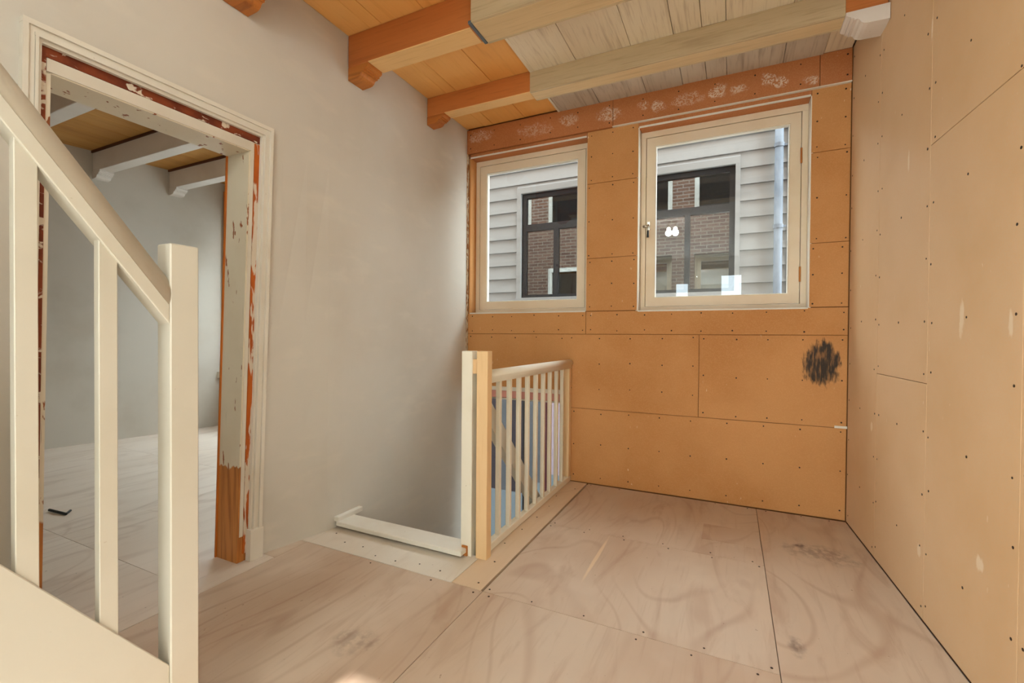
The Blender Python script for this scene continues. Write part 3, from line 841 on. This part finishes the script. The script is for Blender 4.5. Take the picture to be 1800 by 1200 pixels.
YF = 6.45
nb = thing('neighbouring_house', 'pale grey clapboard house across the alley', 'building', (-1.4, YF, -2.7))
WX0, WX1, WZ0, WZ1 = -2.925, .03, 1.74, 3.335
TOP = 4.0
bm = bmesh.new()
for (a0, a1, b0, b1) in cells([-8, WX0, WX1, 3.2], [-2.7, WZ0, WZ1, TOP], [(WX0, WX1, WZ0, WZ1)]):
    bm_box(bm, a0, a1, YF, YF + .2, b0, b1)
finish('house_wall', bm, 'clapboard_paint', nb)
pitch = .2053
def clap(x0, x1, z0, z1):
    bm = bmesh.new()
    bm_prism(bm, [(YF - .034, z0), (YF + .001, z0), (YF + .001, z1), (YF - .008, z1)], 0, x0, x1)
    return finish('clapboard', bm, 'clapboard_paint', nb)
k0 = 1.839 - 6 * pitch
HX0, HX1, HZ0, HZ1 = WX0 - .07, WX1 + .055, WZ0 - .09, WZ1 + .09      # window with its trim
for k in range(18):
    z0 = k0 + k * pitch; z1 = min(z0 + pitch - .002, TOP)
    if z0 > TOP - .04: break
    if z1 < HZ0 or z0 > HZ1:
        clap(-8, .594, z0, z1)
    else:
        clap(-8, HX0, z0, z1); clap(HX1, .594, z0, z1)
        if z1 > HZ1 + .01: clap(HX0, HX1, HZ1, z1)
        if z0 < HZ0 - .01: clap(HX0, HX1, z0, HZ0)
for q in ((WX0 - .07, WX0, WZ0, WZ1), (WX1, WX1 + .055, WZ0, WZ1), (WX0 - .07, WX1 + .055, WZ1, WZ1 + .09)):
    box('window_trim', q[0], q[1], YF - .045, YF + .06, q[2], q[3], 'clapboard_paint', nb)
box('window_sill', WX0 - .07, WX1 + .055, YF - .07, YF + .06, WZ0 - .09, WZ0, 'clapboard_paint', nb)
fy0, fy1 = YF + .02, YF + .09
fb = .065
wf = boxes('window_frame', [(WX0, WX1, fy0, fy1, WZ1 - fb, WZ1), (WX0, WX1, fy0, fy1, WZ0, WZ0 + .05), (WX0, WX0 + fb, fy0, fy1, WZ0 + .05, WZ1 - fb), (WX1 - fb, WX1, fy0, fy1, WZ0 + .05, WZ1 - fb),
    (WX0 + fb, WX1 - fb, fy0, fy1, 2.765, 2.865), (-2.413, -2.340, fy0, fy1, WZ0 + .05, 2.765), (-.570, -.503, fy0, fy1, WZ0 + .05, 2.765), (-1.49, -1.42, fy0, fy1, WZ0 + .05, 2.765)], 'black_paint', nb)
wf['label'] = 'black window frame'
for x0, x1 in ((WX0, -2.413), (-2.34, -1.49), (-1.42, -.57), (-.503, WX1)):
    box('window_pane', x0, x1, YF + .055, YF + .06, WZ0, 2.77, 'coated_glass', wf, 0)
box('window_pane', WX0, WX1, YF + .055, YF + .06, 2.86, WZ1, 'coated_glass', wf, 0)
boxes('dark_interior', [(WX0 - .2, WX1 + .2, YF + 2.2, YF + 2.25, .5, 3.6), (WX0 - .2, WX0 - .15, YF + .2, YF + 2.2, .5, 3.6), (WX1 + .15, WX1 + .2, YF + .2, YF + 2.2, .5, 3.6),
                        (WX0 - .2, WX1 + .2, YF + .2, YF + 2.2, .45, .5), (WX0 - .2, WX1 + .2, YF + .2, YF + 2.2, 3.6, 3.65)], 'dark_room', nb)
box('corner_board', .595, .80, YF - .05, YF + .02, -2.7, TOP, 'clapboard_paint', nb)
# coloured ground-floor shopfront seen down the stairwell
for x0, x1, z0, z1, m_ in ((-3.7, -3.28, -1.25, .5, 'dark_paint'), (-3.28, -3.06, -1.25, .5, 'slate_paint'), (-3.06, -2.86, -1.25, .5, 'dark_paint'), (-2.86, -2.78, -2.7, .5, 'black_paint'), (-2.78, -2.52, -1.05, .5, 'slate_paint'),
                       (-2.52, -2.40, -2.7, .5, 'maroon_paint'), (-2.40, -2.22, -.9, .5, 'lilac_paint'), (-2.22, -1.5, -.9, .5, 'lilac_paint'), (-3.7, -2.86, -2.7, -1.25, 'blue_paint'), (-2.78, -2.52, -2.7, -1.05, 'blue_paint'), (-2.40, -1.5, -2.7, -.9, 'blue_paint')):
    box('shopfront_panel', x0, x1, YF - .06, YF - .005, z0, z1, m_, nb, .003)

dp = thing('drainpipe', 'grey zinc drainpipe on the clapboard house corner', 'drainpipe', (.5, YF - .1, -2.7))
bm = bmesh.new(); bm_cyl(bm, (.497, YF - .105, -2.7), (.497, YF - .105, TOP + .1), .046, 20); finish('pipe', bm, 'zinc', dp, 0, True)
for z in (3.44, 2.47, 1.5):
    bm = bmesh.new(); bm_cyl(bm, (.497, YF - .105, z), (.497, YF - .105, z + .045), .053, 20); bm_box(bm, .487, .507, YF - .06, YF, z + .012, z + .032); bm_box(bm, .55, .58, YF - .11, YF - .1, z + .01, z + .035)
    finish('bracket', bm, 'zinc', dp)
